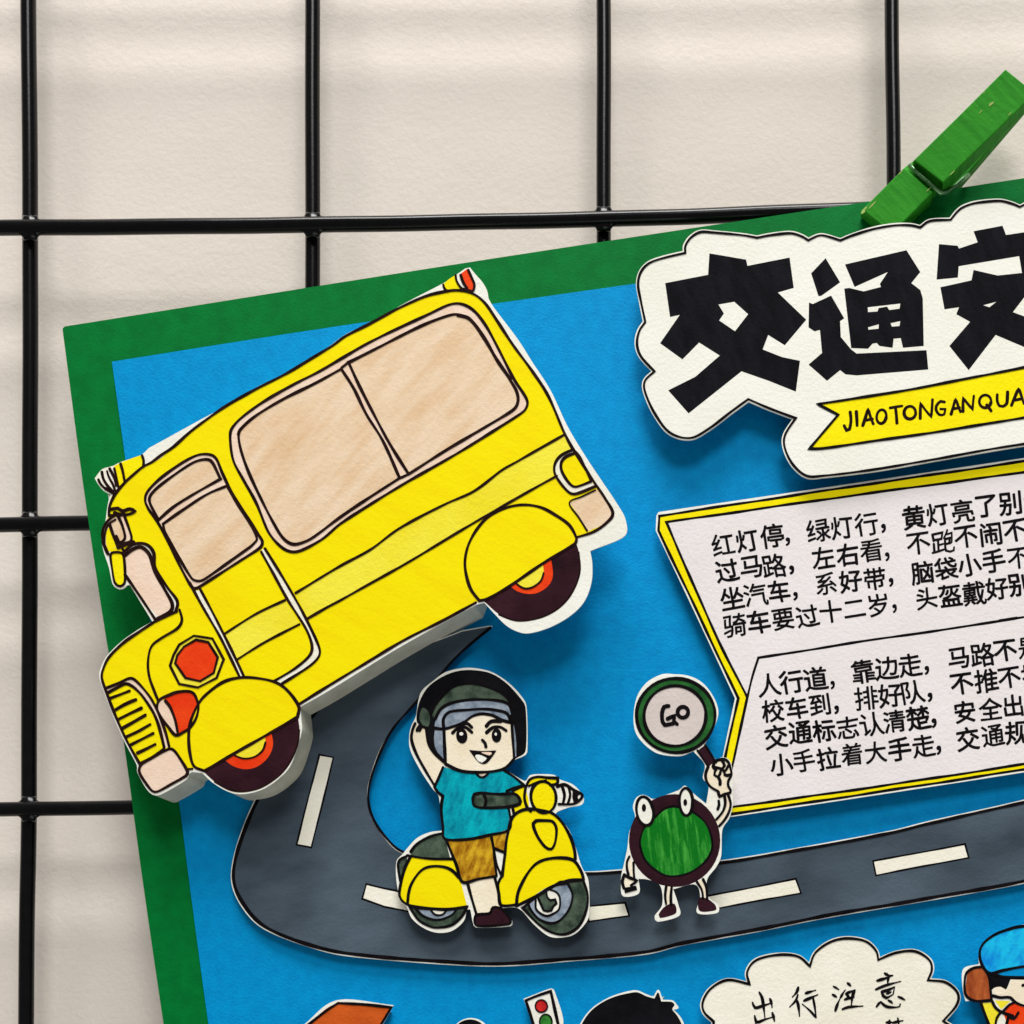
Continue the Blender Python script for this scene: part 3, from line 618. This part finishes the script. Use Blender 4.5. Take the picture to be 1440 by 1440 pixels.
F('seat', 'R6: 170,645 210,590 290,542 390,520* 435,690* 300,680 180,665', 2, 'moss'); Ln('R6: 150,662 250,680 350,688 450,688', 3.8); Ln('R6: 172,640 215,588 300,540 390,518', 3.6)
def disc(tyre, gray):
    t = F('wheel', tyre, 2, 'moss'); F('rim', gray, 3, 'greyblue', t); Ln(tyre, 3.8, True); Ln(gray, 3.2, True); return t
t = disc('R6: 165,995* 220,1080 280,1120 340,1137 440,1120 510,1060 540,1000* 400,1018 250,1007', 'R6: 205,1008* 260,1060 350,1085 440,1055 478,1012* 400,1018')
F('hub', 'R6: 300,1015* 340,1045 380,1045 410,1016*', 4, 'cream', t); Ln('R6: 300,1015 335,1050 380,1050 412,1016', 3)
t = disc('R6: 905,1005* 1010,1112 1100,1168 1190,1178 1275,1125 1322,1020 1330,920 1300,825* 1150,840* 1000,930', 'R6: 945,980 1000,1068 1080,1105 1150,1087 1212,1010 1232,920 1200,845* 1100,865 1000,930')
hb = F('hub', 'U9: 400,540 400,690 470,770 560,812 640,805 790,705 805,500 740,410 620,370* 560,400* 440,500', 4, 'white', t); Ln('U9: 620,372 740,412 805,505 792,705 640,808 560,815 470,770 400,690 400,540', 3)
F('axle', 'U9: 440,505* 590,400* 595,490 650,545 730,535 748,600 690,650 660,725 600,735 540,720 500,640', 5, 'moss', t); Ln('U9: 440,510 500,640 540,722 600,737 660,725 695,650 748,605 728,538 650,548 595,492 585,400', 3)
fb = F('scooter_front', 'R6: 745,850* 775,800* 800,560 830,440 880,375 950,362 1100,385 1170,450 1230,570 1248,690 1300,800 1300,822* 1180,825 1050,880 960,940 870,985 760,990*', 3, 'yellow')
Ln('R6: 770,800 790,660 802,560 832,430 870,385 930,362 1010,365 1100,388 1165,450 1220,550 1245,640 1248,690', 4.4); Ln('R6: 770,800 745,850 750,920 765,990 860,988', 4)
Ln('R6: 865,995 870,930 890,870 940,780 1000,715 1080,685 1180,680 1245,700 1290,770 1305,825', 4.4); Ln('R6: 870,992 1000,925 1090,872 1200,828 1300,822', 4.2)
F('emblem', 'R6: 975,455 992,437 1050,435 1102,442 1127,490 1117,580 1092,622 1055,608 1010,550 982,490', 4, 'yellow_bright', fb); Ln('R6: 975,455 992,437 1050,435 1102,442 1127,490 1117,580 1092,622 1055,608 1010,550 982,490', 4.2, True)
sh = F('shirt', 'R6: 388,85* 330,215* 350,248 385,275* 375,350 390,540 402,556 540,560 690,530 818,490* 815,360 800,340 840,245 915,205* 780,103* 690,122 640,150 600,130 500,118', 4, 'teal')
Ln('R6: 385,85 355,160 330,215* 350,248 385,275* 375,350 385,480 400,556 540,560 690,530 818,490 815,360 800,345', 4); Ln('R6: 780,103 850,150 915,205', 4); Ln('R6: 915,205 850,225 800,245', 4)
Ln('R6: 600,128 625,152 655,152 682,128', 3.2)
F('collar_gap', 'R6: 612,128 630,142 655,142 672,128', 6, 'tan_pale', sh)
gl = F('handlebar_grip', 'R6: 582,290 592,265 640,257 740,262 850,262 882,290 882,325 800,345 640,350 590,335', 6, 'moss'); Ln('R6: 580,290 590,265 640,255 740,262 850,260 885,290 885,328 800,347 640,352 588,337', 4.2, True); Ln('R6: 645,257 665,300 655,350', 4)
F('steering_column', 'R6: 840,245* 915,208* 945,300 945,372* 850,392* 838,345 885,330 888,290', 5, 'yellow'); Ln('R6: 840,240 870,225 920,208', 4); Ln('R6: 840,350 850,395', 4)
hd = F('headlamp', ell('R6', 1042, 285, 82, 104, -8), 7, 'yellow_bright'); Ln(ell('R6', 1042, 285, 82, 104, -8), 4.2, True)
F('lamp_hood', 'R6: 930,215* 952,170 1000,150 1130,160* 1135,200* 1085,205 1040,185 975,205', 6, 'yellow', hd); Ln('R6: 925,225 950,170 1000,150 1070,155 1135,158* 1132,195 1085,205', 4); Ln('R6: 945,210 1000,185 1060,175', 3.4); Ln('R6: 925,225 918,290 935,350 960,375', 4)
F('far_grip', 'R6: 1130,222* 1180,202 1240,237 1295,272 1250,322 1140,325*', 4, 'white')
for q in ('1165,215 1180,270 1170,325', '1205,215 1215,270 1200,325', '1245,240 1240,280 1250,320', '1130,215 1180,200 1240,235 1297,272 1245,325 1140,328'): Ln('R6: '+q, 4)
rider.solid('R6: 1240,240* 1285,262 1265,275 1270,300 1245,322*', smooth=False)
# person: shorts, leg, shoe, arm, head
sho = F('shorts', 'R6: 412,568* 540,566 700,537 800,505* 782,640* 715,612* 722,700 730,800* 510,835* 470,720', 3, 'ochre'); Ln('R6: 405,556 470,720 512,838 620,818 735,798', 4.2); Ln('R6: 702,545 715,615 722,700 735,798', 4); Ln('R6: 715,615 782,642', 4)
F('leg', 'R6: 548,845* 725,808* 745,900 762,1005* 700,1040 610,1047* 580,950', 2, 'cream_face'); Ln('R6: 545,840 570,930 605,1050', 4); Ln('R6: 725,808 745,900 765,1010', 4)
F('far_leg', 'R6: 725,645* 775,650* 765,780* 745,780* 730,700', 2, 'white'); Ln('R6: 722,640 740,730 765,790', 3.4)
F('shoe', 'R6: 600,1058 690,1042 712,1005 765,1012 825,1085 815,1112 610,1122', 4, 'tyre'); Ln('R6: 600,1055 690,1042 712,1003 765,1012 828,1085 815,1114 610,1124', 3.4, True)
F('raised_arm', 'R5: 195,475 218,452 228,490 270,478* 290,580 330,650 390,705* 378,765* 333,860* 270,760 212,650 183,560', 3, 'cream_face'); Ln('R5: 205,450 185,500 180,560 210,650 270,760 333,862', 4); Ln('R5: 275,480 290,580 330,650 390,705', 4)
he = F('helmet', 'R5: 215,445 225,330 275,230 350,165 450,118 560,103 690,122 795,185 885,280 925,350 925,630 860,682* 400,705* 330,640 295,560 275,480', 4, 'hair')
F('helmet_band', 'R5: 315,395 340,330 370,285 440,225 540,195 640,205 760,250 840,325* 720,300 560,295 450,320 390,345 330,420*', 5, 'moss', he)
F('ear_guard', 'R5: 232,420 250,350 285,370 300,420 290,470 260,470', 5, 'moss', he)
F('visor', 'R5: 322,560 335,440 365,370 430,330 560,308 700,305 800,330 825,380 855,500 872,660* 850,678* 400,705* 335,630', 6, 'greyblue', he)
fc = F('face', 'R5: 392,490* 470,465 530,440 580,405 640,390 710,400 770,425 828,440* 840,560 848,682* 780,748 640,770 500,760 402,715* 390,600', 7, 'cream_face')
Ln('R5: 322,480 390,488 470,467 530,440 580,405 640,390 710,400 770,430 855,450', 4.2); Ln('R5: 390,485 388,420 430,375 560,362 650,358 740,368 805,390 830,450', 4); Ln('R5: 335,425 370,360 440,320 560,297 700,297 790,312 850,350', 4)
Ln('R5: 322,480 318,560 335,635 400,705', 4.2); Ln('R5: 392,490 395,600 400,710', 4.4); Ln('R5: 832,400 840,560 850,680', 4.2); Ln('R5: 858,440 872,560 870,660', 3.6)
Ln('R5: 400,715 500,760 640,770 780,750 850,685', 4.4); Ln('R5: 310,390 345,320 440,222 540,192 640,203 760,248 845,330', 3)
Ln('R5: 215,500 230,470 270,480', 4.6); Ln('R5: 230,500 245,470', 4)
rider.solid(ell('R5', 508, 533, 37, 50, -8)); rider.solid(ell('R5', 735, 530, 32, 46, 0))
Ln('R5: 447,515 480,485 530,478 575,512', 4.6); Ln('R5: 668,512 710,478 760,475 800,500', 4.6)
Ln('R5: 495,462 540,450 575,478', 5); Ln('R5: 540,450 515,445', 4); Ln('R5: 668,472 700,440 765,438', 5)
Ln('R5: 640,560 660,582 665,607', 4.2); rider.solid('R5: 555,625* 640,632 735,628* 700,680 665,715 630,712 600,685')
F('teeth', 'F8: 700,440 760,425 870,475 850,505 800,540 750,520', 26, 'white', fc); F('tongue', 'F8: 790,392 930,388 945,410 910,435', 26, 'tan_pale', fc)
F('eye_glint', ell('R5', 505, 520, 13, 11), 26, 'white', fc); F('eye_glint', ell('R5', 730, 522, 8, 10), 26, 'white', fc)
rider.done()

# ------------------------------------------------------------------ lamp-bodied walker with a sign
go = path('''G7: 910,750* 970,650 1020,510 1000,400 930,285 850,215 750,177 650,168 550,168 430,227 350,325 312,450 308,600 348,705 450,805 550,848 700,858 810,818* 905,930 890,1045 938,1110 918,1262*
 G8: 800,205 740,148 690,185 470,262 430,240 380,225 325,255 300,330 318,420 270,540 252,680 222,820 203,900 198,980 218,1082 350,1057 347,935* 430,942 530,992 548,1150 483,1250 508,1297 690,1247 682,1150 640,1022* 820,982 868,1080 842,1222 1012,1222 1018,1150 940,1090 925,945
 1005,832 1045,740 1055,520 1115,420 1145,300 1142,180 G7: 1142,1000 1120,900 1060,868 1000,890*''', True)
walker = Cut('signal_walker_cutout', 'round green walking figure with two eyes holding up a GO sign, paper cutout', 'paper cutout', go, 4.4, pad=None)
slab('foam_pad', [offset(ell('G8', 650, 610, 385, 390), -14)], 4.1, 1.6, M['foam'], walker.t)
slab('foam_pad', [offset(ell('G7', 660, 515, 330, 310), -14)], 4.1, 0.01, M['foam'], walker.t)
F, Ln = walker.fill, walker.line
F('body', ell('G8', 652, 612, 386, 392), 2, 'tyre'); 
face = path('G8: 358,640 372,560 400,500 480,425 560,350 640,325 720,340 800,368 900,445 955,550 968,680 900,800 760,890 600,912 480,855 395,765', True)
F('belly', face, 3, 'blobgreen'); Ln(face, 3.2, True, layer=4)
for cx, cy, rx, ry, rot, pu in ((402, 362, 70, 122, -10, (393, 335, 18, 32)), (748, 286, 56, 116, -2, (742, 290, 16, 28))):
    e = F('eye', ell('G8', cx, cy, rx, ry, rot), 5, 'white'); Ln(ell('G8', cx, cy, rx, ry, rot), 4.2, True); walker.solid(ell('G8', *pu))
sg = F('sign_rim', ell('G7', 662, 516, 340, 320, 0), 2, 'ringgreen'); F('sign_face', ell('G7', 655, 520, 255, 247), 3, 'pinkgrey', sg)
Ln(ell('G7', 662, 516, 333, 313), 4.6, True); Ln(ell('G7', 655, 520, 262, 254), 4.4, True)
for q in ('605,437 565,445 547,500 552,570 570,595 645,582', '590,545 650,520 645,560 675,592'): Ln('G7: '+q, 5.2)
Ln(ell('G7', 722, 490, 45, 46), 5.2, True)
F('sign_handle', 'G7: 850,810* 910,765* 1010,915* 940,960*', 4, 'tyre'); Ln('G7: 845,810 940,955', 3.2); Ln('G7: 908,765 1005,915', 3.2)
F('right_arm', 'G8: 1030,210* 1110,210* 1128,300 1112,370 1030,490* 985,440* 1055,370 1075,300', 1, 'cream_face')
Ln('G8: 1072,225 1080,300 1058,370 1005,435', 4); Ln('G8: 1105,225 1125,300 1110,370 1070,440 1025,490', 4); Ln('H4: 730,1090 740,1180 710,1270', 3.6)
hn = F('hand', 'H4: 480,560 520,440 600,340 700,290 820,262 920,300 960,420 985,570 930,690 930,790 975,920 760,1000* 700,900 560,800 490,690', 5, 'cream_face')
for q in ('640,300 740,265 850,255 930,320 970,430 990,570 930,690 925,790 975,880 965,930 850,960 750,1005 720,910', '510,420 465,560 490,700 570,810 720,900', '660,420 700,430 780,450 850,510', '800,280 850,380 780,470 750,560', '930,380 880,470 830,520', '660,480 640,570 720,610 770,540', '850,560 900,580 980,560', '720,610 760,690 760,770', '640,320 620,400 680,470'): Ln('H4: '+q, 4)
F('left_arm', 'L5: 205,130* 262,195* 268,375* 195,340* 182,220', 3, 'cream_face'); Ln('L5: 215,120 185,180 182,260 200,340', 3.6); Ln('L5: 262,190 262,290 268,375', 3.6)
F('hand', 'L5: 150,350* 295,415* 230,482 150,492* 138,420', 4, 'cream_face'); Ln('L5: 155,335 130,420 150,500', 4); Ln('L5: 160,345 230,380 300,410 230,470', 4); walker.solid('L5: 145,492* 230,482 290,470 305,520* 160,560*')
F('left_leg', 'L5: 650,480* 715,480* 700,690* 650,690*', 1, 'cream_face'); Ln('L5: 652,480 640,590 652,690', 3.6); Ln('L5: 715,480 705,590 708,690', 3.6)
F('right_leg', 'L5: 1020,420* 1090,390* 1135,500 1138,630* 1085,620* 1075,520', 1, 'cream_face'); Ln('L5: 1015,420 1075,520 1088,620', 3.6); Ln('L5: 1090,390 1130,490 1138,630', 3.6)
F('shoe', 'L5: 615,735 690,688 755,690 772,790 690,832 575,855 560,815', 3, 'tyre'); F('shoe', 'L5: 1040,620 1130,620 1200,665 1242,710 1240,762 1050,772', 3, 'tyre')
walker.done()

# ------------------------------------------------------------------ speech cloud and the drawings cut by the lower edge of the photo
CI = 'C7: 130,440* 90,400 85,355 120,300 190,265 282,282* 272,230 310,180 400,158 485,165 537,207* 560,150 620,105 690,88 770,100 815,140 825,180* 900,150 980,143 1040,178 1052,220 1035,265* 1110,275 1160,320 1155,370 1100,437* 1180,500 1150,600 1020,640* 900,720 700,740 500,700* 300,690 150,620 130,530'
cin = path(CI, True)
sp = Cut('speech_cloud_cutout', 'cream scalloped speech cloud with brush lettering at the lower edge', 'paper cutout', offset(cin, 3.0), 2.4, card='cream', pad='1060,1380 1170,1350 1290,1380 1290,1460 1170,1490 1050,1460')
sp.line(cin, 3.6, True)
bl = Ink()
pen(bl, 'Z8', ['158,203 182,250 195,330 207,425', '104,285 126,330 190,314 262,290', '245,255 258,290 262,328', '122,392 140,445 200,425 272,402', '266,368 276,400 284,438', '140,448 128,456',
    '477,162 462,205 427,242', '472,222 455,270 405,322', '468,270 480,330 486,398', '532,212 570,200 618,186', '520,272 570,250 634,222', '594,240 610,330 619,408', '619,408 570,352 508,298',
    '760,155 780,165 806,182', '752,222 770,232 786,243', '774,356 792,300 815,250', '815,250 840,205 856,182', '874,128 888,138 902,152', '860,215 895,200 936,184', '934,186 915,240 905,320', '850,265 890,250 930,242', '832,342 880,325 1000,316', '860,218 880,235 895,260',
    '1175,48 1210,68 1242,66', '1112,110 1180,90 1238,68', '1212,75 1202,100 1200,135', '1102,182 1180,150 1306,116', '1148,198 1200,186 1256,160* 1250,190 1244,220', '1150,200 1165,235 1190,250 1244,220', '1190,215 1228,200', '1108,322 1128,295 1146,278', '1146,282 1190,318 1260,325 1296,318 1302,298', '1205,268 1225,278 1240,292', '1284,240 1310,250 1338,266',
    '1188,448 1210,444 1236,446', '1280,412 1286,440 1290,470', '1240,452 1280,440 1324,432', '1215,430 1212,460 1205,500'], 4.3, sp.h+0.05, True)
bl.build('lettering', M['ink'], sp.t)
sp.done()

bo = path('W8: 1800,170* 1260,180 1050,225 860,310 725,430 685,560 690,680* 490,745 485,1000 520,1150* 690,1165 800,1440 880,1900 1800,1900*', True)
boy = Cut('capped_child_cutout', 'child in a bright blue cap and red top, paper cutout cropped by the corner', 'paper cutout', bo, 3.2, pad=18)
F, Ln = boy.fill, boy.line
F('hair', 'W8: 790,780* 1000,800 1800,800* 1800,900* 1090,875* 1030,1005 970,972 880,985 850,1010*', 2, 'hair')
cp = F('cap', 'W8: 1800,230* 1260,205 1050,250 870,330 750,440 712,560 745,700 830,790 1000,755 1260,710 1800,640*', 4, 'cyan'); Ln('W8: 1800,215 1260,200 1050,245 865,325 735,440 700,560 735,700 830,800 1000,762 1260,712 1800,640', 4)
F('cap_brim', 'W8: 880,800* 1260,725 1800,660* 1800,850* 1260,845 1000,835', 3, 'blue_card', cp); Ln('W8: 880,805 1000,840 1260,850 1500,855', 3.6)
F('hand', 'W8: 690,720 570,765 530,880 530,1050 620,1130 840,1135* 835,900 770,750', 3, 'brown'); Ln('W8: 720,715 620,730 535,790 510,900 515,1040 560,1110 660,1150 850,1140', 4); Ln('W8: 720,700 810,830 835,1000 850,1150', 4)
F('face', 'W8: 1100,880* 1800,880* 1800,1250* 1260,1215 1150,1160 1080,1095 960,1090 872,1040 880,985 970,970 1030,1005 1070,950', 5, 'cream_face'); Ln('W8: 860,1080 960,1105 1080,1105 1150,1165 1260,1210 1500,1230', 4)
Ln('W8: 1240,950 1270,940 1320,960', 4)
F('sleeve', 'W8: 730,1175* 850,1170* 960,1290 900,1440 820,1440* ', 2, 'yellow_pale'); F('collar', 'W8: 890,1140* 1090,1150* 970,1255*', 2, 'yellow_pale')
Ln('W8: 715,1170 760,1300 820,1460', 4); Ln('W8: 860,1150 900,1230 980,1290 1120,1340', 4); Ln('W8: 980,1280 920,1360 900,1460', 4)
F('top', 'W8: 1000,1310* 1110,1185 1260,1225 1800,1260* 1800,1800* 1050,1800* 1040,1440', 1, 'orange'); Ln('W8: 1000,1270 1080,1190 1150,1165', 4); Ln('W8: 1060,1340 1130,1370 1190,1290', 4.4); Ln('W8: 1060,1345 1035,1460', 4)
boy.done()

op2 = path('D8: 20,272* 145,180 352,198* 300,290* 200,420* -60,400*', True)
flap = Cut('orange_paper_cutout', 'orange slanted paper shape with black outline below the road', 'paper cutout', offset(op2, 1.0), 2.0, pad=10)
flap.fill('painted_face', 'D8: 30,272* 150,188 345,207* 295,288* 200,410* -50,392*', 1, 'orange_flap'); flap.line('D8: -50,340 30,275 100,220 148,188* 250,193 348,204* 312,262 285,300', 3.8); flap.done()
tl_ = path('N6: 1125,320* 1405,215 1440,250 1520,600 1230,640*', True)
sig = Cut('traffic_light_cutout', 'tilted white traffic light with a red lamp over a green one, paper cutout', 'paper cutout', tl_, 2.2, pad=6)
sig.fill('red_lamp', ell('N6', 1305, 393, 60, 62), 1, 'red'); sig.fill('green_lamp', ell('N6', 1350, 550, 60, 70), 1, 'lampgreen')
sig.line(ell('N6', 1305, 393, 62, 64), 2, True); sig.line(ell('N6', 1350, 550, 62, 72), 2.4, True); sig.line('N6: 1240,640 1195,480 1150,338* 1280,285 1400,245* 1425,350 1480,590', 4.2); sig.done()
h1 = path(ell('PX', 662, 1459, 27.5, 27.5, n=24), True)
hd1 = Cut('small_head_cutout', 'small dark rounded head top peeping in below the road, beside the traffic light', 'paper cutout', h1, 2.0, pad=8)
hd1.fill('hair', ell('PX', 661, 1460, 26, 26.5), 1, 'hair'); hd1.done()
h2 = path('N7: 180,760 260,570 360,432 490,338 620,278 760,240 840,236 930,275 1000,300* 1050,228 1095,330* 1195,337 1232,375 1255,415 1205,432* 1270,500 1310,580 1340,760 1100,1000 500,1000', True)
hd2 = Cut('tufted_head_cutout', 'large black head of hair with a spiky tuft at the bottom edge', 'paper cutout', h2, 2.4, pad=12)
hd2.fill('hair', 'N7: 200,760 275,575 365,445 490,352 620,295 760,262 840,255 930,295 1010,318* 1048,255 1080,348* 1185,352 1215,385 1190,425 1240,490 1290,590 1320,760 1100,980 500,980', 1, 'hair'); hd2.done()

# ------------------------------------------------------------------ clothespin
pin = thing('clothespin', 'green painted wooden clothespin gripping the top of the green board', 'clothespin', P(1290, 240, 0))
def block(name, rows, m):
    """rows along the peg: (left px, right px, top height, bottom height)"""
    vs, fs = [], []
    for l, r, t, bt in rows:
        a, b = P(*l, t), P(*r, t)
        vs += [a, b, Vector((b.x, -bt*0.001, b.z)), Vector((a.x, -bt*0.001, a.z))]
    n = len(rows)
    for i in range(n-1):
        for j in range(4):
            k = (j+1) % 4; fs.append((4*i+j, 4*i+k, 4*(i+1)+k, 4*(i+1)+j))
    fs += [(3, 2, 1, 0), tuple(4*(n-1)+j for j in range(4))]
    o = link(name, vs, fs, m, pin); bm_fix(o)
    md = o.modifiers.new('edge', 'BEVEL'); md.width = 0.00028; md.segments = 2; md.limit_method = 'ANGLE'
    return o
block('front_leg', [((1210, 297), (1251, 332), 1.8, -0.3), ((1213, 294), (1254, 329), 2.6, -0.3), ((1271, 236), (1311, 271), 4.2, -0.3), ((1272, 235), (1312, 270), 2.9, 0.2), ((1284, 226), (1325, 258), 2.8, 0.4), ((1285, 225), (1326, 257), 5.6, 0.6), ((1349, 162), (1390, 195), 7.6, 3.6), ((1414, 97), (1456, 131), 9.6, 6.4)], M['pin'])
block('rear_leg', [((1230, 312), (1266, 344), -0.97, -4.0), ((1296, 243), (1336, 277), -0.97, -4.0), ((1312, 222), (1352, 255), -1.2, -4.2), ((1414, 102), (1455, 135), -3.2, -6.2)], M['pin'])
sv, sf = tube([P(1279, 232, 3.6), P(1288, 241, 3.9), P(1305, 256, 3.9), P(1322, 271, 3.8), P(1330, 272, 2.6), P(1342, 263, 1.2), P(1354, 252, 0.4), P(1362, 246, -0.6)], 0.00042, 8)
for k in range(3):
    ring = [P(1300+8*k+2.6*math.cos(a)*5, 228+7*k-2.6*math.cos(a)*5, 0.3+1.9*math.sin(a)) for a in [2*math.pi*i/16 for i in range(17)]]
    v2, f2 = tube(ring, 0.00042, 8); b0 = len(sv); sv += v2; sf += [tuple(i+b0 for i in f) for f in f2]
link('spring', sv, sf, M['steel'], pin, True)
# paint rubbed off the gripping tip and chipped along the edges
def top(x, y):
    d = ((x-1285)*0.71+(225-y)*0.70)/182
    if d > -0.06: return 5.6+4.0*d
    return 2.6+1.6*min(1, max(0, ((x-1213)*0.71+(294-y)*0.70)/82))
wv, wf = [], []
rnd = random.Random(3)
FL = [((1216, 294), 2.2, 6), ((1214, 298), 2.0, 4), ((1226, 289), 1.0, 9), ((1394, 146), 1.8, 5), ((1379, 157), 1.0, 4), ((1339, 243), 0.7, 6), ((1266, 243), 0.8, 5), ((1306, 266), 0.9, 6), ((1420, 160), 0.8, 4), ((1384, 130), 0.6, 3)]
for (x, y), wd, ln in FL:
    p = []
    for k in range(9):
        a = 2*math.pi*k/9; u = ln*math.cos(a)*rnd.uniform(.6, 1.1); v = wd*math.sin(a)*rnd.uniform(.6, 1.2)
        p.append((x+u*0.71+v*0.70, y-u*0.70+v*0.71))
    b0 = len(wv); wv += [P(a, b, top(a, b)+0.035) for a, b in p]; wf += [tuple(q+b0 for q in t) for t in tris([p])]
link('worn_paint', wv, wf, M['worn'], pin)
